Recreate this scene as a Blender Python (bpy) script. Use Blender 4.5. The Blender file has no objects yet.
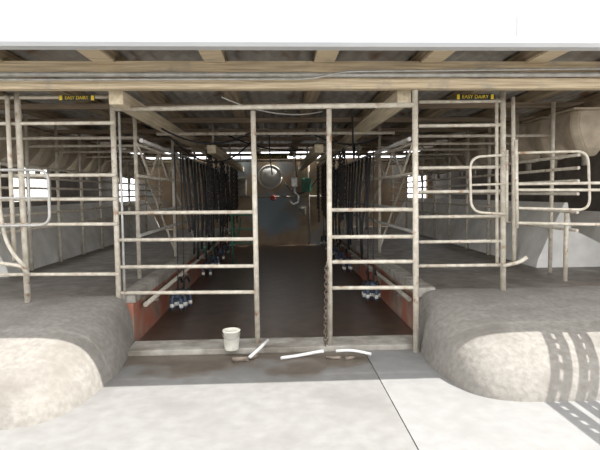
import bpy, bmesh, math, random
from mathutils import Vector, Matrix, Euler
random.seed(7)
sc=bpy.context.scene
# ------------------------------------------------------------------ camera
F=500.0; H=1.5
cam=bpy.data.cameras.new('camera'); co=bpy.data.objects.new('camera',cam); sc.collection.objects.link(co)
cam.sensor_width=36; cam.lens=36*F/600
R=(Matrix.Rotation(-math.atan(22/F),4,'Z')@Matrix.Rotation(math.radians(90)-math.atan(32/F),4,'X')@Matrix.Rotation(math.radians(-0.6),4,'Z'))
co.matrix_world=Matrix.Translation((0,0,H))@R
sc.camera=co
R3=R.to_3x3()
def ray(u,v): return R3@Vector(((u-300)/F,(225-v)/F,-1))
def onY(u,v,y):
    d=ray(u,v); return Vector((0,0,H))+d*(y/d.y)
def onZ(u,v,z):
    d=ray(u,v); return Vector((0,0,H))+d*((z-H)/d.z)
def onP(u,v,a,b):   # vertical plane through ground points a,b
    n=Vector((-(b.y-a.y),b.x-a.x,0)); d=ray(u,v); o=Vector((0,0,H))
    return o+d*(n.dot(a-o)/n.dot(d))
# ------------------------------------------------------------------ materials
def new_mat(name):
    m=bpy.data.materials.new(name); m.use_nodes=True
    nt=m.node_tree; b=nt.nodes['Principled BSDF']; return m,nt,b
def mat(name,c1,c2=None,scale=6,rough=.6,metal=0,bump=0,stretch=(1,1,1),lo=.35,hi=.7,detail=6,c3=None,s3=1.2,l3=.5,h3=.6,dist=.02):
    m,nt,b=new_mat(name); L=nt.links
    b.inputs['Roughness'].default_value=rough; b.inputs['Metallic'].default_value=metal
    if c2 is None: c2=tuple(x*.75 for x in c1)
    tc=nt.nodes.new('ShaderNodeTexCoord'); mp=nt.nodes.new('ShaderNodeMapping'); mp.inputs['Scale'].default_value=stretch
    L.new(tc.outputs['Object'],mp.inputs[0])
    n=nt.nodes.new('ShaderNodeTexNoise'); n.inputs['Scale'].default_value=scale; n.inputs['Detail'].default_value=detail
    L.new(mp.outputs[0],n.inputs['Vector'])
    r=nt.nodes.new('ShaderNodeValToRGB'); r.color_ramp.elements[0].position=lo; r.color_ramp.elements[1].position=hi
    r.color_ramp.elements[0].color=(*c2,1); r.color_ramp.elements[1].color=(*c1,1)
    L.new(n.outputs['Fac'],r.inputs[0]); out=r.outputs[0]
    if c3:
        n3=nt.nodes.new('ShaderNodeTexNoise'); n3.inputs['Scale'].default_value=s3; n3.inputs['Detail'].default_value=5
        L.new(tc.outputs['Object'],n3.inputs['Vector'])
        r3=nt.nodes.new('ShaderNodeValToRGB'); r3.color_ramp.elements[0].position=l3; r3.color_ramp.elements[1].position=h3
        L.new(n3.outputs['Fac'],r3.inputs[0])
        mx=nt.nodes.new('ShaderNodeMixRGB'); mx.inputs[2].default_value=(*c3,1)
        L.new(r3.outputs[0],mx.inputs[0]); L.new(out,mx.inputs[1]); out=mx.outputs[0]
    L.new(out,b.inputs['Base Color'])
    if bump:
        bp=nt.nodes.new('ShaderNodeBump'); bp.inputs['Strength'].default_value=bump; bp.inputs['Distance'].default_value=dist
        L.new(n.outputs['Fac'],bp.inputs['Height']); L.new(bp.outputs[0],b.inputs['Normal'])
    return m
M={}
M['paint']=mat('cream_pipe_paint',(.64,.60,.51),(.46,.41,.33),16,.5,0,.1,c3=(.34,.22,.14),s3=11,l3=.60,h3=.72)
M['galv']=mat('galvanised_pipe',(.50,.49,.46),(.35,.34,.31),12,.42,.3,.05)
M['dull']=mat('dull_rail_paint',(.36,.33,.28),(.20,.18,.14),10,.55,0,.1)
M['timber']=mat('weathered_timber',(.76,.64,.44),(.46,.36,.24),7,.8,0,.5,stretch=(.3,8,8),c3=(.44,.38,.29),s3=5,l3=.58,h3=.72)
M['timbery']=mat('weathered_timber_lengthwise',(.82,.73,.54),(.60,.50,.35),5,.8,0,.3,stretch=(6,.35,6))
M['rafter']=mat('aged_rafter_timber',(.46,.37,.25),(.26,.20,.135),5,.85,0,.3,stretch=(6,.35,6))
M['purlin']=mat('old_dark_timber',(.34,.265,.19),(.18,.14,.10),5,.85,0,.2,stretch=(.4,5,5))
M['concrete']=mat('pale_concrete',(.200,.196,.186),(.168,.164,.154),9,.85,0,.2,c3=(.138,.133,.122),s3=1.6,l3=.50,h3=.75)
M['concrete2']=mat('newer_pale_concrete',(.222,.219,.211),(.196,.193,.185),9,.85,0,.15,c3=(.172,.168,.160),s3=1.8,l3=.5,h3=.8)
M['kerb']=mat('dirty_pale_concrete',(.42,.395,.35),(.27,.25,.215),8,.85,0,.2,c3=(.18,.16,.13),s3=3.4,l3=.48,h3=.68)  # kerb concrete's own pale tone with dirt mottling
M['mound']=mat('worn_grey_concrete',(.245,.23,.205),(.185,.172,.15),22,.92,0,.35,detail=10,c3=(.145,.132,.113),s3=2.4,l3=.48,h3=.75)
M['plat']=mat('platform_concrete',(.21,.185,.155),(.10,.085,.07),7,.5,0,.25,c3=(.28,.26,.23),s3=2.4,l3=.58,h3=.72)
M['pit']=mat('wet_brown_concrete',(.11,.076,.056),(.058,.040,.03),5,.32,0,.12)
M['pitwall']=mat('stained_pit_wall',(.36,.27,.21),(.20,.14,.105),6,.8,0,.3,c3=(.34,.115,.07),s3=1.8,l3=.42,h3=.56)
M['backwall']=mat('stained_render_wall',(.40,.30,.19),(.22,.155,.10),2.2,.7,0,.15,c3=(.25,.30,.33),s3=.8,l3=.50,h3=.62)
M['iron']=mat('corrugated_iron',(.54,.52,.48),(.36,.335,.30),5,.5,.1,.05,c3=(.26,.17,.11),s3=2.5,l3=.55,h3=.7)
M['walliron']=mat('dark_corrugated_wall',(.15,.13,.11),(.085,.075,.065),5,.7,.1,.05)
M['white']=mat('white_painted_metal',(.82,.83,.84),(.76,.77,.79),3,.4)
M['gutter']=mat('pale_grey_gutter_paint',(.60,.62,.64),(.56,.58,.60),3,.35)
M['board']=mat('dirty_white_board',(.80,.79,.76),(.64,.63,.59),4,.5,0,.03,c3=(.46,.44,.40),s3=1.6,l3=.56,h3=.8)
M['hopper']=mat('beige_fibreglass',(.56,.48,.37),(.36,.30,.22),5,.6,0,.05)
M['rubber']=mat('black_rubber',(.022,.022,.024),(.012,.012,.013),10,.6)
M['steel']=mat('stainless_steel',(.6,.6,.6),(.45,.45,.45),10,.28,.9)
M['blue']=mat('blue_grey_plastic',(.06,.085,.13),(.035,.05,.08),8,.5)
M['yellow']=mat('yellow_enamel',(.80,.62,.03),(.7,.5,.02),8,.5)
M['black']=mat('black_enamel',(.02,.02,.02),(.015,.015,.015),8,.5)
M['plastic']=mat('off_white_plastic',(.80,.78,.70),(.66,.63,.54),9,.5,c3=(.45,.38,.27),s3=9,l3=.6,h3=.75)
M['dial']=mat('dull_off_white_cover',(.74,.73,.69),(.62,.61,.57),5,.6)
M['pvc']=mat('white_pvc',(.82,.82,.80),(.7,.7,.67),9,.4)
M['rust']=mat('rusty_chain_steel',(.20,.155,.12),(.09,.068,.05),30,.6,.3)
M['chain']=mat('dark_chain_steel',(.06,.055,.05),(.03,.027,.025),30,.6,.3)
M['green']=mat('green_paint',(.08,.28,.19),(.05,.18,.12),8,.5)
M['red']=mat('red_paint',(.45,.04,.03),(.3,.03,.02),8,.5)
M['debris']=mat('weathered_offcut',(.30,.25,.20),(.17,.13,.10),14,.9,0,.3)
def wet_concrete():
    m=M['concrete']; nt=m.node_tree; L=nt.links; b=nt.nodes['Principled BSDF']
    src=b.inputs['Base Color'].links[0].from_socket
    tc=nt.nodes.new('ShaderNodeTexCoord'); sp=nt.nodes.new('ShaderNodeSeparateXYZ'); L.new(tc.outputs['Object'],sp.inputs[0])
    nz=nt.nodes.new('ShaderNodeTexNoise'); nz.inputs['Scale'].default_value=1.9; nz.inputs['Detail'].default_value=7; L.new(tc.outputs['Object'],nz.inputs['Vector'])
    a=nt.nodes.new('ShaderNodeMath'); a.operation='MULTIPLY_ADD'; a.inputs[1].default_value=1.3; L.new(nz.outputs['Fac'],a.inputs[0]); L.new(sp.outputs['Y'],a.inputs[2])
    mr=nt.nodes.new('ShaderNodeMapRange'); mr.inputs['From Min'].default_value=4.72; mr.inputs['From Max'].default_value=4.92; L.new(a.outputs[0],mr.inputs['Value'])
    mx=nt.nodes.new('ShaderNodeMixRGB'); mx.blend_type='MULTIPLY'; mx.inputs[2].default_value=(.70,.60,.50,1)
    L.new(mr.outputs[0],mx.inputs[0]); L.new(src,mx.inputs[1]); L.new(mx.outputs[0],b.inputs['Base Color'])
    mr2=nt.nodes.new('ShaderNodeMapRange'); mr2.inputs['To Min'].default_value=.85; mr2.inputs['To Max'].default_value=.35
    L.new(mr.outputs[0],mr2.inputs['Value']); L.new(mr2.outputs[0],b.inputs['Roughness'])
M['ground']=mat('gritty_ground',(.14,.12,.10),(.10,.09,.08),7,.9)
wet_concrete()
# ------------------------------------------------------------------ geometry helpers
def link(me,name,material,parent=None,label=None,category=None,group=None,kind=None,loc=None,smooth=False):
    o=bpy.data.objects.new(name,me); sc.collection.objects.link(o)
    if material is not None and me is not None: 
        if not me.materials: me.materials.append(M[material] if isinstance(material,str) else material)
    if smooth:
        for p in me.polygons: p.use_smooth=True
    if loc is not None: o.location=loc
    if parent:
        o.parent=parent
    if label:o['label']=label
    if category:o['category']=category
    if group:o['group']=group
    if kind:o['kind']=kind
    return o
def empty(name,loc,label,category,group=None):
    o=bpy.data.objects.new(name,None); sc.collection.objects.link(o); o.location=loc; o.empty_display_size=.1
    o['label']=label;o['category']=category
    if group:o['group']=group
    return o
def fin(bm,name='m'):
    bmesh.ops.recalc_face_normals(bm,faces=bm.faces)
    me=bpy.data.meshes.new(name); bm.to_mesh(me); bm.free(); return me
def boxes(lst,bev=0):
    bm=bmesh.new()
    for (x0,y0,z0,x1,y1,z1) in lst:
        r=bmesh.ops.create_cube(bm,size=1)
        bmesh.ops.scale(bm,vec=(x1-x0,y1-y0,z1-z0),verts=r['verts'])
        bmesh.ops.translate(bm,vec=((x0+x1)/2,(y0+y1)/2,(z0+z1)/2),verts=r['verts'])
    if bev: bmesh.ops.bevel(bm,geom=bm.edges[:],offset=bev,segments=2,affect='EDGES',profile=.7)
    return fin(bm)
def fillet(pts,rad,n=6):
    pts=[Vector(p) for p in pts]; out=[pts[0]]
    for i in range(1,len(pts)-1):
        p=pts[i]; a=(pts[i-1]-p); b=(pts[i+1]-p); r=min(rad,a.length*.49,b.length*.49)
        A=p+a.normalized()*r; B=p+b.normalized()*r
        for k in range(n+1):
            t=k/n; out.append(A*(1-t)**2+p*2*t*(1-t)+B*t*t)
    out.append(pts[-1]); return out
def add_tube(bm,pts,r,seg=10):
    pts=[Vector(p) for p in pts]; rings=[]
    t0=(pts[1]-pts[0]).normalized(); up=Vector((0,0,1)) if abs(t0.z)<.9 else Vector((1,0,0))
    nrm=t0.cross(up).normalized()
    for i,p in enumerate(pts):
        if i==0:t=(pts[1]-pts[0])
        elif i==len(pts)-1:t=pts[-1]-pts[-2]
        else:t=(pts[i+1]-pts[i]).normalized()+(pts[i]-pts[i-1]).normalized()
        t.normalize(); nrm=(nrm-t*nrm.dot(t)).normalized(); bn=t.cross(nrm)
        rr=r[i] if isinstance(r,(list,tuple)) else r
        rings.append([bm.verts.new(p+(nrm*math.cos(2*math.pi*k/seg)+bn*math.sin(2*math.pi*k/seg))*rr) for k in range(seg)])
    for a,b in zip(rings,rings[1:]):
        for k in range(seg):
            f=bm.faces.new((a[k],a[(k+1)%seg],b[(k+1)%seg],b[k])); f.smooth=True
    bm.faces.new(rings[0][::-1]); bm.faces.new(rings[-1])
def tube(pts,r,fil=0,seg=10):
    bm=bmesh.new()
    if fil: pts=fillet(pts,fil)
    add_tube(bm,pts,r,seg); return fin(bm)
def lathe(prof,seg=24,axis='Z'):
    bm=bmesh.new(); rings=[]
    for r,z in prof:
        r=max(r,.0005)
        rings.append([bm.verts.new((r*math.cos(2*math.pi*k/seg),r*math.sin(2*math.pi*k/seg),z)) for k in range(seg)])
    for a,b in zip(rings,rings[1:]):
        for k in range(seg):
            f=bm.faces.new((a[k],a[(k+1)%seg],b[(k+1)%seg],b[k])); f.smooth=True
    bm.faces.new(rings[0][::-1]); bm.faces.new(rings[-1])
    return fin(bm)
def chain_mesh(p0,p1,size=.035,r=.006):
    bm=bmesh.new(); p0=Vector(p0);p1=Vector(p1); L=(p1-p0).length; n=max(2,int(L/(size*.75)))
    d=(p1-p0).normalized(); q=d.to_track_quat('Z','Y')
    for i in range(n):
        c=p0.lerp(p1,(i+.5)/n); pts=[]
        for k in range(13):
            a=2*math.pi*k/12
            v=Vector((math.cos(a)*size*.32,0,math.sin(a)*size*.55))
            if i%2: v=Vector((0,v.x,v.z))
            pts.append(c+q@v)
        add_tube(bm,pts,r,6)
    return fin(bm)
def thing(name,base,label,category,parts,group=None):
    e=empty(name,base,label,category,group)
    for p in parts:
        o=link(p[1],p[0],p[2],parent=e,label=(p[3] if len(p)>3 else None))
        o.location=-Vector(base)
    return e
# ------------------------------------------------------------------ ground
S='structure'
link(boxes([(-9,-3,-.15,.796,4.95,0)]),'floor','concrete',kind=S,label='pale concrete yard slab with damp patch',category='floor')
link(boxes([(.804,-3,-.15,9,4.95,0)]),'floor','concrete2',kind=S,label='newer pale concrete yard slab',category='floor')
link(boxes([(-1.5,4.95,-.15,1.5,14.5,-.01)]),'floor','pit',kind=S,label='dark wet brown concrete pit floor',category='floor')
link(boxes([(-60,-60,-.3,60,60,-.16)]),'floor','ground',kind=S,label='bare ground around the shed',category='ground')
PZ=.5
YB=14.5
for s in (-1,1):
    x0,x1=sorted((s*1.61,s*4.495))
    link(boxes([(x0,5.0,-.1,x1,YB-.01,PZ)],.01),'cow_platform','plat',label='raised dark grey-brown cow standing platform beside the pit',category='platform')
    x0,x1=sorted((s*1.455,s*1.605))
    link(boxes([(x0,5.0,-.009,x1,YB-.02,PZ-.081)],.004),'pit_wall','pitwall',label='reddish brown stained masonry pit side wall',category='wall')
    x0,x1=sorted((s*1.43,s*1.605))
    link(boxes([(x0,5.0,PZ-.08,x1,YB-.02,PZ+.02)],.015),'pit_edge_kerb','kerb',label='long pale concrete kerb along the pit edge',category='kerb')
def mound(s,xe,yf):
    bm=bmesh.new(); nx,ny=150,90; X1=7.5; Y1=4.995; V=[]
    for i in range(nx+1):
        col=[]
        ti=i/nx; x=xe-.08+(X1-xe+.08)*ti**2.6
        for j in range(ny+1):
            tj=(j/ny)**1.2; y=yf-.10+(Y1-yf+.10)*tj
            xe2=xe+.10*max(0,(y-4.2)/.8)
            tx=(x-xe2)/.12; ty=(y-yf)/.46
            k=.85; t=-math.log(math.exp(-k*tx)+math.exp(-k*ty))/k
            if t>0:
                q=1-math.exp(-t*1.1); h=PZ*(q**.78)*.96
            else: h=PZ*t*2.5
            fr=min(1,max(0,(y-4.1)/.88)); fr=fr*fr*(3-2*fr)
            if t>0: h=h+(PZ*(1-math.exp(-t*3))-h)*fr
            h=max(h,-.10)
            if h>0: h+=(.005*math.sin(x*3.1+y*2)*math.sin(y*4-x*1.7)+.002*math.sin(y*34+math.sin(x*4)*1.5))*(1-fr*.8)
            col.append(bm.verts.new((s*x,y,h)))
        V.append(col)
    for i in range(nx):
        for j in range(ny):
            f=bm.faces.new((V[i][j],V[i+1][j],V[i+1][j+1],V[i][j+1])); f.smooth=True
    return fin(bm)
link(mound(1,1.26,3.38),'concrete_ramp','mound',label='rounded worn grey concrete ramp nose striped by rail shadows',category='ramp')
link(mound(-1,1.34,3.18),'concrete_ramp','mound',label='rounded worn grey concrete ramp nose beside the damp floor',category='ramp')
ga=onZ(121,345,0); gb=onZ(416,352,0)
link(boxes([(-1.43,4.62,0,1.36,4.94,.055)],.012),'concrete_kerb','kerb',label='low dirty concrete kerb across the pit entrance',category='kerb')
# ------------------------------------------------------------------ shell
def corr(u0,u1,v0,v1,w,pitch=.16,amp=.018):
    bm=bmesh.new(); n=int((u1-u0)/pitch*8); prev=None
    for i in range(n+1):
        u=u0+(u1-u0)*i/n; d=amp*math.sin(2*math.pi*(u-u0)/pitch)
        a=bm.verts.new(w(u,v0,d)); b=bm.verts.new(w(u,v1,d))
        if prev:
            f=bm.faces.new((prev[0],a,b,prev[1])); f.smooth=True
        prev=(a,b)
    me=fin(bm); return me
def solid(o,t=.01):
    md=o.modifiers.new('thick','SOLIDIFY'); md.thickness=t
def rz(y): return 2.835-(y-4)*.012
o=link(corr(-4.6,4.95,4.045,YB-.25,lambda u,v,d:(u,v,rz(v)+d)),'ceiling','iron',kind=S,label='corrugated iron roof seen from below',category='roof'); solid(o)
link(boxes([(-3.95,YB,-.1,3.8,YB+.15,2.50),(-4.58,YB,-.1,-3.95,YB+.15,.9),(3.8,YB,-.1,4.58,YB+.15,.6),(4.38,YB,.6,4.58,YB+.15,2.1)]),'wall_back','backwall',kind=S,label='tan and blue-grey stained end wall of the pit',category='wall')
def side_wall(s,wins,T=2.1):
    lst=[]; ys=sorted(wins)
    x0,x1=sorted((s*4.5,s*4.58))
    cur=5.0
    for (a,b,z0,z1) in ys:
        lst.append((x0,cur,0,x1,a,T)); lst.append((x0,a,0,x1,b,z0)); 
        if z1<T: lst.append((x0,a,z1,x1,b,T))
        cur=b
    lst.append((x0,cur,0,x1,YB-.002,T)); return boxes(lst)
link(side_wall(-1,[(8.7,10.2,1.40,2.05)]),'wall_left','walliron',kind=S,label='dark iron side wall with window opening',category='wall')
link(side_wall(1,[]),'wall_right','walliron',kind=S,label='dark iron side wall',category='wall')
for k in range(-4,6):
    x=-.53+.955*k
    if x>4.3: continue
    bm=boxes([(x-.075,4.09,2.67,x+.075,YB-.05,2.785)],.005)
    for v in bm.vertices: v.co.z-= (v.co.y-4)*.012
    link(bm,'rafter','rafter',label='weathered timber rafter under the iron roof',category='beam',group='roof rafters')
    link(boxes([(x-.09,4.10,2.645,x+.09,4.49,2.668)],.003),'rafter_batten','timber',label='pale timber batten under a rafter end',category='beam',group='rafter end battens')
y=5.3; 
while y<YB:
    link(boxes([(-4.55,y-.035,2.60-(y-4)*.012,4.7,y+.035,2.668-(y-4)*.012)],.004),'purlin','purlin',label='dark timber cross member under the rafters',category='beam',group='cross members under rafters')
    y+=1.15
link(boxes([(-4.55,4.50,2.565,4.7,4.66,2.665)],.006),'wall_plate','timber',label='weathered pale timber plate carrying the rafter ends',category='beam')
link(boxes([(-4.55,4.50,2.425,4.7,4.60,2.515)],.006),'lintel_beam','timber',label='cream weathered timber lintel across the shed front',category='beam')
link(tube([(-4.55,4.46,2.540),(-1,4.46,2.537),(1,4.46,2.534),(4.7,4.46,2.540)],.022),'conduit_pipe','galv',label='long grey steel pipe clipped along the lintel',category='pipe')
link(tube([(-4.55,4.42,2.49),(-2,4.42,2.485),(.3,4.42,2.49),(.6,4.42,2.555),(4.7,4.42,2.60)],.010,.1),'electrical_conduit','galv',label='thin grey electrical conduit on the lintel',category='pipe')
bm=bmesh.new()
prof=[(3.86,2.69),(3.865,2.64),(3.89,2.615),(3.99,2.615),(4.01,2.635),(4.012,2.72),(3.995,2.72),(3.99,2.635),(3.89,2.63),(3.885,2.645),(3.88,2.695)]
A=[bm.verts.new((-5,y,z)) for y,z in prof];B=[bm.verts.new((5,y,z)) for y,z in prof]
for i in range(len(prof)):
    j=(i+1)%len(prof); bm.faces.new((A[i],A[j],B[j],B[i]))
bm.faces.new(A);bm.faces.new(B[::-1])
link(fin(bm),'roof_gutter','gutter',label='pale grey painted metal gutter along the roof edge',category='gutter')
link(boxes([(-5,4.015,2.68,1.86,4.045,3.7)],.005),'fascia_panel','white',label='tall white painted sheet fascia above the gutter',category='panel')
link(boxes([(1.865,4.015,2.68,5,4.045,2.90)],.005),'fascia_panel','white',label='low white painted fascia strip above the gutter',category='panel')
link(tube([(1.93,4.0,2.70),(1.93,4.0,3.8)],.010),'vent_pipe','gutter',label='thin pale vent pipe beside the fascia',category='pipe')
for x in (-1.47,1.20):
    link(boxes([(x-.065,4.72,2.33,x+.065,YB-.03,2.455)],.006),'pit_edge_beam','timbery',label='long cream timber beam above the pit edge',category='beam',group='beams above the pit edges')
for x in (-1.02,.66):
    link(boxes([(x-.065,7.9,2.13,x+.065,YB-.03,2.26)],.006),'inner_beam','timbery',label='inner cream timber beam over the pit with square end',category='beam',group='inner beams over the pit')
    for yy in (8.1,11.0,14.0):
        link(tube([(x,yy,2.26),(x,yy,2.60-(yy-4)*.012+.05)],.018),'beam_hanger','galv',label='short steel hanger carrying the inner beam',category='hanger',group='beam hangers')
# ------------------------------------------------------------------ front gates
def P(u,v): return onP(u,v,ga,gb)
def down(p,z): return Vector((p.x,p.y,z))
def post(u,v,ub,vb,zb=None,r=.024):
    a=P(u,v);b=P(ub,vb)
    if zb is not None: b=b+ (b-a)*((b.z-zb)/(a.z-b.z))
    return tube([a,b],r)
def rail(u,v,u2,v2,r=.019): return tube([P(u,v),P(u2,v2)],r)
parts=[('post',post(112,93,120.5,345,0,.027),'paint'),('post',post(415,90,416,352,0,.027),'paint'),
       ('top_rail',rail(112,109,415,105,.024),'paint')]
thing('gate_frame',down(P(122,345),0),'tall cream tubular steel portal frame across the pit entrance','gate frame',parts)
parts=[('post',post(119,112,126,333,None,.012),'galv'),('post',post(253,111,258,356,.056,.025),'paint')]
for v in (212,239,266,292): parts.append(('rail',rail(119+(v-212)*.03,v+1,256,v,.0185),'paint'))
thing('tubular_gate',down(P(122,345),0),'cream tubular steel gate panel with four rails and full height post','gate',parts)
parts=[('post',post(329,109,330,355,.056,.025),'paint')]
for v in (210,237,262,288): parts.append(('rail',rail(330,v,414,v-.5,.0185),'paint'))
thing('tubular_gate',down(P(330,355),.05),'cream tubular steel gate panel with chain on its post','gate',parts)
a=P(326,262)-Vector((0,.05,0)); b=P(325,352)-Vector((0,.05,0)); b.z=.057
thing('hanging_chain',b,'rusty steel chain hanging from the gate post','chain',[('links',chain_mesh(a,b,.048,.0065),'rust')])
YL=4.80
def Q(u,v,y=YL): return onY(u,v,y)
def bar(u,v,u2,v2,r=.018,y=YL): return tube([Q(u,v,y),Q(u2,v2,y)],r)
def vpost(u,v,u2,v2,zb,r=.026,y=YL):
    a=Q(u,v,y);b=Q(u2,v2,y); return tube([a,b+(b-a)*((b.z-zb)/(a.z-b.z))],r)
parts=[('post',vpost(17,93,28,306,.47,.028),'paint'),('post',vpost(7,96,14,250,.9,.02,YL-.05),'paint')]
for v in (97,123,175,199,224,274): parts.append(('rail',bar(-60,v+1,114+(v-100)*.03,v,.017),'paint'))
thing('race_gate',Q(28,306),'cream tubular steel race barrier standing on the concrete ramp','barrier',parts)
YL2=4.62
pts=[Q(-50,170,YL2),Q(48,170,YL2),Q(50,225,YL2),Q(-50,227,YL2)]
parts=[('loop',tube(pts,.014,.1),'galv'),('rail',tube([Q(-50,198,YL2),Q(48,198,YL2)],.012),'galv'),
       ('rail',tube([Q(28,172,YL2),Q(30,225,YL2)],.011),'galv')]
thing('swing_gate',Q(50,225,YL2),'grey steel swing gate with rounded corner loop','gate',parts)
pts=[Q(-2,160,YL2+.08),Q(0,215,YL2+.08),Q(8,248,YL2+.08),Q(26,268,YL2+.08)]
link(tube(pts,.018,.25),'bent_guard_rail','paint',label='bent cream steel guide pipe by the race post',category='rail')
link(tube([Q(-40,258,YL2+.05),Q(22,266,YL2+.08),Q(29,275,YL2+.12)],.018,.05),'bent_guard_rail','paint',label='low cream steel guide pipe by the race post',category='rail')
YR=4.90
parts=[('post',vpost(503,88,503,290,.47,.028,YR),'paint'),('post',vpost(496.5,98,497,265,.75,.017,YR),'paint'),
       ('post',vpost(513,97,514,258,.8,.02,YR),'paint')]
for v in (102,126,168,192,217,242,266): parts.append(('rail',bar(419,v,503,v-1,.017,YR),'paint'))
parts.append(('brace',tube([Q(503,266,YR-.03),Q(520,262,YR-.05),Q(527,257,YR-.06)],.02,.05),'paint'))
thing('race_gate',Q(503,290,YR),'cream tubular steel race barrier beside the pit entrance','barrier',parts)
parts=[('loop',tube([Q(506,155,YR-.12),Q(470,157,YR-.12),Q(471,212,YR-.12),Q(506,214,YR-.12)],.013,.12),'paint'),
       ('rail',tube([Q(471,185,YR-.12),Q(506,184,YR-.12)],.011),'paint'),('post',tube([Q(507,150,YR-.12),Q(507,222,YR-.12)],.013),'paint')]
thing('swing_gate',Q(506,222,YR-.12),'cream steel gate end with narrow rounded loop','gate',parts)
YR2=4.72
parts=[('loop',tube([Q(517,153,YR2),Q(588,151,YR2),Q(590,210,YR2),Q(517,208,YR2)],.013,.12),'paint'),
       ('post',tube([Q(516,140,YR2),Q(517,228,YR2)],.017),'paint'),
       ('rail',tube([Q(517,184,YR2),Q(680,182,YR2)],.015),'paint'),('rail',tube([Q(517,190,YR2),Q(680,190,YR2)],.015),'paint'),
       ('rail',tube([Q(517,223,YR2),Q(680,226,YR2)],.016),'paint')]
thing('swing_gate',Q(517,228,YR2),'steel swing gate with doubled rail and rounded loop','gate',parts)
a=onZ(565,281,PZ); link(tube([a,a+Vector((0,0,.75))],.024),'short_post','paint',label='short cream steel post on the platform',category='post')
parts=[]  # fence out of view, added and shaped to stripe the right ramp with shadow
for z in (1.14,1.27,1.45,1.60): parts.append(('rail',tube([(2.95,1.6,z),(2.95,3.9,z)],.030),'paint'))
yy=2.3
while yy<3.9:
    parts.append(('rung',tube([(2.95,yy,1.45),(2.95,yy+.05,1.60)],.024,0,8),'paint'))
    parts.append(('rung',tube([(2.95,yy+.04,1.14),(2.95,yy,1.27)],.024,0,8),'paint')); yy+=.11
for yy in (1.6,2.7,3.88): parts.append(('post',tube([(2.95,yy,.38 if yy>3.2 else 0),(2.95,yy,1.65)],.022),'paint'))
thing('shadow_fence',(2.95,1.6,0),'unseen tubular steel fence added to cast ladder-like shadows','fence',parts)
# ------------------------------------------------------------------ signs
def sign(c,w,h,txt):
    e=empty('warning_sign',c,'black strip sign with yellow lettering and yellow ends','sign')
    link(boxes([(-w/2,-.006,-h/2,w/2,.006,h/2)],.002),'sign_board','black',parent=e)
    link(boxes([(-w/2+.004,-.010,-h/2+.004,-w/2+.03,-.006,h/2-.004)]),'sign_border','yellow',parent=e)
    link(boxes([(w/2-.03,-.010,-h/2+.004,w/2-.004,-.006,h/2-.004)]),'sign_border','yellow',parent=e)
    c_=bpy.data.curves.new('t','FONT'); c_.body=txt; c_.align_x='CENTER'; c_.align_y='CENTER'; c_.size=h*.9; c_.extrude=.001
    t=bpy.data.objects.new('t',c_); sc.collection.objects.link(t); bpy.context.view_layer.update()
    me=bpy.data.meshes.new_from_object(t); bpy.data.objects.remove(t)
    w0=max(v.co.x for v in me.vertices)-min(v.co.x for v in me.vertices); k=(w-.11)/w0
    for v in me.vertices: v.co=Vector((v.co.x*k,-.009-v.co.z,v.co.y))
    link(me,'lettering','yellow',parent=e)
sign(Q(77,98,4.76),.32,.05,'EASY DAIRY'); sign(Q(475,97,4.86),.37,.055,'EASY DAIRY'); sign(onY(272,157,12.6),.78,.09,'EASY DAIRY')
# ------------------------------------------------------------------ interior stalls
for s in (-1,1):
    parts=[]
    for yy in (6.0,8.1,10.2,12.3,14.2):
        parts.append(('post',tube([(s*1.66,yy,PZ),(s*1.66,yy,2.56)],.024),'paint'))
    for z in (1.02,1.28): parts.append(('rail',tube([(s*1.62,5.9,z),(s*1.62,14.35,z)],.022),'galv'))
    for z in (1.72,2.08): parts.append(('rail',tube([(s*1.62,5.9,z),(s*1.62,14.35,z)],.018),'paint'))
    zz=[]; yy=5.95; k=0
    while yy<14.3:
        zz.append((s*1.62,yy,1.72 if k%2 else 2.08)); yy+=.52; k+=1
    parts.append(('zigzag_bar',tube(zz,.014,.04),'paint'))
    thing('rump_rail',(s*1.66,5.9,PZ),'steel rump rail with zigzag bar along the pit edge','rail',parts)
    for yy in (9.2,11.2,13.2):
        link(tube([(s*1.69,yy-.9,PZ+.02),(s*2.05,yy-.45,1.25),(s*2.5,yy,2.18)],.018,.2),'diagonal_brace','paint',label='bent cream steel divider sloping up from the pit edge',category='brace',group='diagonal braces')
    for yy in (6.3,7.3,8.3,9.4,10.4,11.5,12.6):
        link(tube([(s*1.7,yy,2.2),(s*4.45,yy,2.2)],.020),'cross_pipe','paint',label='cream steel cross pipe above the cow platform',category='pipe',group='cross pipes above platforms')
    parts=[]
    for yy in (5.9,6.8,7.7,8.6,9.5,10.4,11.3,12.7,14.2): parts.append(('post',tube([(s*3.30,yy,PZ),(s*3.30,yy,2.55)],.024),'paint'))
    for z in (1.06,1.26,1.46,1.60,1.74,1.88): parts.append(('rail',tube([(s*3.26,5.3,z),(s*3.26,14.3,z)],.018),'paint'))
    thing('bail_rail',(s*3.30,5.3,PZ),'cream steel feed bail railing along the outer wall','rail',parts)
    bm=bmesh.new(); prof=[(3.34,PZ),(3.36,.60),(3.56,1.05),(3.70,1.34),(3.74,1.34),(3.80,1.0),(4.2,.8),(4.45,1.2),(4.47,1.2),(4.47,PZ)]
    A=[bm.verts.new((s*x,6.3,z)) for x,z in prof];B=[bm.verts.new((s*x,14.3,z)) for x,z in prof]
    for i in range(len(prof)):
        j=(i+1)%len(prof); bm.faces.new((A[i],A[j],B[j],B[i]))
    bm.faces.new(A);bm.faces.new(B[::-1])
    link(fin(bm),'feed_trough','board',label='long off-white feed trough with sloping splash face',category='trough')
    link(boxes([(min(s*3.70,s*3.78),5.4,2.47,max(s*3.70,s*3.78),14.3,2.55)],.005),'hopper_beam','purlin',label='timber beam carrying the feed hoppers',category='beam')
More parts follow.
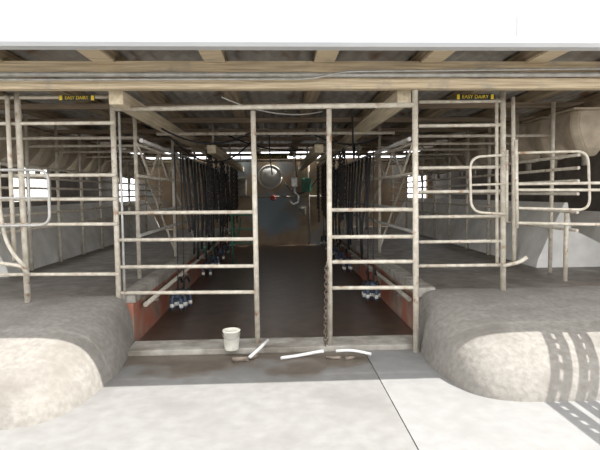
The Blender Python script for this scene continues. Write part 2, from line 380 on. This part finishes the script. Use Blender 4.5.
def hopper_mesh():
    bm=bmesh.new(); rings=[]
    secs=[(-.24,.17,.25,.0),(-.24,.19,.26,-.04),(-.24,.19,.26,-.20),(-.24,.16,.25,-.29),(-.22,.06,.18,-.44),(-.20,-.04,.09,-.53)]
    for (xa,xb,hy,z) in secs:
        rings.append([bm.verts.new(p) for p in ((xa,-hy,z),(xb-.06,-hy,z),(xb,-hy+.07,z),(xb,hy-.07,z),(xb-.06,hy,z),(xa,hy,z))])
    for a,b in zip(rings,rings[1:]):
        for k in range(6): bm.faces.new((a[k],a[(k+1)%6],b[(k+1)%6],b[k]))
    bm.faces.new(rings[0]); bm.faces.new(rings[-1][::-1])
    bmesh.ops.recalc_face_normals(bm,faces=bm.faces)
    bmesh.ops.bevel(bm,geom=bm.edges[:],offset=.012,segments=2,affect='EDGES')
    return fin(bm)
hm=hopper_mesh(); 
lidm=boxes([(-.25,-.275,.0,.205,.275,.025)],.01)
chm=tube([(-.12,0,-.50),(-.12,0,-.64)],.04,0,12)
for s in (-1,1):
    for i in range(12):
        yy=6.05+i*.70
        e=empty('feed_hopper',(s*3.68,yy,2.445),'angular grey-beige fibreglass feed hopper with short drop chute','feed hopper','feed hoppers')
        e.rotation_euler=(0,0,math.pi if s>0 else 0)
        link(hm,'hopper_body','hopper',parent=e); link(lidm,'hopper_lid','hopper',parent=e); link(chm,'chute','dull',parent=e)
# ------------------------------------------------------------------ milking lines
for s in (-1,1):
    parts=[('pipe',tube([(s*1.385,5.2,.36),(s*1.385,14.3,.38)],.026,0,14),'dull' if s>0 else 'paint')]
    for yy in (5.6,7.4,9.2,11,12.8): parts.append(('bracket',boxes([(min(s*1.35,s*1.452),yy-.02,.315,max(s*1.35,s*1.452),yy+.02,.335)]),'steel'))
    thing('milk_line',(s*1.385,5.2,.36),'pipe milk line fixed to the pit wall','pipe',parts)
    link(tube([(s*1.38,5.2,2.05),(s*1.38,14.3,2.05)],.022,0,12),'vacuum_line','galv',label='grey overhead vacuum pipe above the pit edge',category='pipe')
def cluster_parts():
    P_=[]
    P_.append(('claw',lathe([(0.0,-.05),(.038,-.045),(.05,-.02),(.05,.02),(.035,.045),(.0,.05)],16),'blue'))
    for a in range(4):
        an=math.pi/4+a*math.pi/2; c,s_=math.cos(an),math.sin(an)
        P_.append(('teat_cup',tube([(c*.045,s_*.045,.0),(c*.07,s_*.07,-.03),(c*.078,s_*.078,-.06),(c*.078,s_*.078,-.16),(c*.078,s_*.078,-.175)],[.012,.014,.023,.023,.018]),'blue'))
        P_.append(('cup_shell',tube([(c*.078,s_*.078,-.10),(c*.078,s_*.078,-.145)],.025),'dial'))
        P_.append(('short_tube',tube([(c*.03,s_*.03,.03),(c*.06,s_*.06,.06),(c*.09,s_*.09,.0),(c*.078,s_*.078,-.06)],.009,.03),'rubber'))
    return P_
cp=cluster_parts()
for s in (-1,1):
    for i,yy in enumerate((5.85,6.2,8.2,9.2,10.2,11.2,12.6)):
        yy+=(0.30 if s>0 else 0); x=s*1.18
        z=.33 if i!=1 else .28
        e=empty('milking_cluster',(x,yy,z),'dark blue-grey milking cluster with pale bands by pit wall','milking cluster','milking clusters')
        e.rotation_euler=(0,0,random.uniform(-.5,.5))
        for n,me,mt in cp: link(me,n,mt,parent=e)
        link(tube([(0,0,.04),(0,.02,.16),(0,.08,.20),(0,.14,.12)],.014,.08,8),'long_hose','rubber',parent=e)
        link(tube([(0,.0,.04),(0,.02,.5),(0,.0,1.73)],.008,.3,8),'lift_cord','rubber',parent=e)
    for i in range(20):
        yy=7.3+i*.34; j=random.uniform(-.03,.03); k=random.uniform(-.04,.04)
        zb=random.choice((.42,.55,.75,1.0))
        link(tube([(s*1.36,yy,2.04),(s*(1.33+j),yy+.02,1.4),(s*(1.31+k),yy,.95),(s*(1.33+k),yy+j,zb)],.018,.3,8),'drop_hose','rubber',label='black rubber hose hanging from the overhead line',category='hose',group='rubber drop hoses')
    for i in range(12):
        yy=8.1+i*.5; x=s*(1.10+random.uniform(-.04,.04))
        link(chain_mesh((x,yy,2.2),(x,yy,random.uniform(.6,1.2)),.07,.012),'lift_chain','chain',label='dark steel chain hanging beside the milking hoses',category='chain',group='hanging lift chains')
    link(tube([(s*1.10,7.9,2.21),(s*1.10,14.3,2.21)],.018),'chain_carrier_pipe','dull',label='thin overhead pipe carrying the lift chains',category='pipe')
for yy,z in ((6.9,2.315),(9.6,2.315),(12.7,2.315)):
    link(tube([(-1.62,yy,z),(1.62,yy,z)],.022),'cross_pipe','paint',label='cream steel cross pipe spanning the pit',category='pipe',group='cross pipes above the pit')
def hoop(p0,p1,sag,r,name,lab,m='rubber'):
    p0=Vector(p0);p1=Vector(p1); pts=[]
    for k in range(15):
        t=k/14; p=p0.lerp(p1,t); p.z-=sag*4*t*(1-t); pts.append(p)
    link(tube(pts,r,0,8),name,m,label=lab,category='hose' if m!='pvc' else 'cable')
hoop((-1.4,6.2,2.3),(-.3,6.9,2.36),.18,.012,'looped_hose','black hose looping below the roof')
hoop((-1.5,7.2,2.3),(-.4,8.2,2.36),.35,.012,'looped_hose','black hose looping below the roof')
hoop((-.9,8.2,2.5),(.5,9.6,2.33),.12,.012,'looped_hose','black hose looping below the roof')
hoop((.4,6.9,2.36),(1.5,7.4,2.3),.14,.012,'looped_hose','black hose looping below the roof')
hoop((.9,6.0,2.5),(1.30,8.4,2.3),.4,.012,'looped_hose','black hose looping below the roof')
hoop((-.6,5.6,2.56),(.6,6.6,2.56),.10,.008,'sagging_cable','thin pale cable sagging below the roof','pvc')
hoop((-1.33,9.0,.55),(-1.33,10.4,.5),.25,.02,'green_hose','green garden hose draped along the pit wall','green')
hoop((-1.0,10.9,.95),(-.9,12.1,.9),.45,.02,'green_hose','green garden hose draped along the pit wall','green')
for x,y0 in ((-.35,6.9),(-.1,6.9),(.35,9.6)):
    link(tube([(x,y0,2.29),(x,y0+.02,2.0),(x+.03,y0,1.75)],.008,.1,8),'pull_cord','rubber',label='thin dark cord hanging from the cross pipe',category='cord')
hx=onY(294,160,9.6)
parts=[('chain',chain_mesh((hx.x,9.6,2.30),(hx.x,9.6,1.80),.05,.008),'galv'),
       ('block',boxes([(hx.x-.06,9.54,1.62,hx.x+.06,9.66,1.80)],.02),'galv'),
       ('hook',tube(fillet([(hx.x,9.6,1.62),(hx.x,9.6,1.52),(hx.x+.09,9.6,1.44),(hx.x+.07,9.6,1.32),(hx.x-.03,9.6,1.28),(hx.x-.10,9.6,1.36)],.05),.024,0,10),'galv')]
thing('chain_hoist',(hx.x,9.6,1.28),'steel chain hoist with open hook hanging over the pit','hoist',parts)
fc=onY(270,177,YB-.12)
fan=[]
ring=[]
for k in range(33):
    a=2*math.pi*k/32; ring.append(fc+Vector((math.cos(a)*.32,0,math.sin(a)*.32)))
fan.append(('rim',tube(ring,.03),'dial'))
me=lathe([(0,0.05),(.15,.045),(.31,.02),(.31,-.1),(0,-.1)],32); me.transform(Matrix.Translation(fc)@Matrix.Rotation(math.pi/2,4,'X')); fan.append(('cover',me,'dial'))
thing('wall_fan',fc,'round pale wall fan cover mounted high on the end wall','fan',fan)
def fit(u0,v0,u1,v1,m,name,lab,cat,t=.15):
    a=onY(u0,v1,YB-t); b=onY(u1,v0,YB-t)
    parts=[('body',boxes([(a.x,YB-t,a.z,b.x,YB-.005,b.z)],.02),m),('lid',boxes([(a.x+.03,YB-t-.02,a.z+.03,b.x-.03,YB-t-.002,b.z-.03)],.008),m)]
    thing(name,(a.x,YB-t,a.z),lab,cat,parts)
fit(302,178,311,192,'green','control_box','green metal control box on the end wall','box')
fit(237,178,246,196,'dull','control_box','grey metal control box on the end wall','box')
fit(298,207,306,215,'dull','switch_box','small pale switch box on the end wall','box',.1)
a=onY(273,198,YB-.1)
thing('red_valve',a,'small red valve on the end wall','valve',[('wheel',tube([a+Vector((math.cos(t*math.pi/6)*.06,0,math.sin(t*math.pi/6)*.06)) for t in range(13)],.02),'red'),('stem',tube([a,a+Vector((0,.095,0))],.015),'steel'),('spoke',tube([a-Vector((.05,0,0)),a+Vector((.05,0,0))],.02),'red')])
link(tube([(-1.3,YB-.06,1.40),(1.3,YB-.06,1.40)],.025),'wall_pipe','dull',label='steel pipe running along the end wall',category='pipe')
link(tube([(.9,YB-.06,.0),(.9,YB-.06,2.3)],.03),'wall_pipe','dull',label='vertical pipe on the end wall',category='pipe')
hoop((.2,YB-.05,1.8),(1.2,YB-.05,2.0),.4,.015,'wall_hose','black hose looped on the end wall')
parts=[]
for z in (.45,.75,1.05): parts.append(('rail',tube([(-1.02,10.6,z),(-.45,10.6,z)],.016),'green'))
for x in (-.97,-.5): parts.append(('leg',tube([(x,10.6,-.01),(x,10.6,1.1)],.018),'green'))
thing('pit_rack',(-.75,10.6,0),'green tubular rack standing in the pit','rack',parts)
# ------------------------------------------------------------------ foreground objects
bk=onZ(231,352,.055); bk.y+=0.08
e=empty('bucket',(bk.x,bk.y,.055),'off-white plastic bucket standing on the kerb','bucket')
link(lathe([(0,.0),(.062,0),(.066,.01),(.078,.17),(.083,.172),(.083,.185),(.074,.185),(.072,.17),(.060,.015),(0,.012)],28),'bucket_body','plastic',parent=e)
hp=[(math.cos(t*math.pi/12)*.085,-.02-math.sin(t*math.pi/12)*.075,.165-math.sin(t*math.pi/12)*.05) for t in range(13)]
link(tube(hp,.003,0,6),'bucket_handle','steel',parent=e)
def G(u,v,z=.02): 
    return onZ(u,v,z)
link(tube([G(268,340,.11),G(259,349,.075),G(249,358,.02)],.015,.1),'pvc_pipe_piece','pvc',label='short white pipe leaning over the kerb',category='pipe')
link(tube([G(281,358,.018),G(296,356,.018),G(312,353,.03),G(323,351,.072)],.015,.2),'hose_piece','pvc',label='curved white hose piece lying by the kerb',category='hose')
link(tube([G(336,351,.07),G(352,350,.07),G(371,354,.07)],.013,.2),'hose_piece','pvc',label='white hose piece lying on the kerb',category='hose')
def chunk(u,v,l,w,h,rot,m,name,lab):
    c=G(u,v,0); bm=bmesh.new(); r=bmesh.ops.create_cube(bm,size=1); bmesh.ops.scale(bm,vec=(l,w,h),verts=r['verts'])
    bmesh.ops.subdivide_edges(bm,edges=bm.edges[:],cuts=3)
    for vv in bm.verts: vv.co+=Vector((random.uniform(-1,1),random.uniform(-1,1),random.uniform(-1,1)))*.006
    zmin=min(vv.co.z for vv in bm.verts)
    o=link(fin(bm),name,m,label=lab,category='debris',smooth=True,loc=(c.x,c.y,-zmin)); o.rotation_euler=(0,0,rot)
chunk(240,361,.14,.05,.03,.2,'debris','timber_offcut','small dark timber offcut on the damp concrete')
chunk(253,358,.07,.05,.03,.7,'debris','stone','small dark stone beside the kerb')
chunk(334,359,.13,.03,.02,-.1,'debris','timber_offcut','dark flat offcut lying against the kerb')
chunk(350,359,.09,.03,.02,.25,'debris','timber_offcut','dark flat offcut lying against the kerb')
# ------------------------------------------------------------------ lights
w=bpy.data.worlds.new('world'); sc.world=w; w.use_nodes=True
bg=w.node_tree.nodes['Background']; bg.inputs[0].default_value=(.985,.985,1,1); bg.inputs[1].default_value=2.8
sd=bpy.data.lights.new('sun','SUN'); sd.energy=9.5; sd.angle=math.radians(.5); sd.color=(1,.98,.95)
so=bpy.data.objects.new('sun',sd); sc.collection.objects.link(so)
el=math.radians(57); az=math.radians(1)
d=Vector((math.cos(el)*math.cos(az),-math.cos(el)*math.sin(az),math.sin(el)))
so.rotation_euler=d.to_track_quat('Z','Y').to_euler(); so.location=(5,-5,10)
try: sc.view_settings.view_transform='Standard'
except Exception as ex: print(ex)
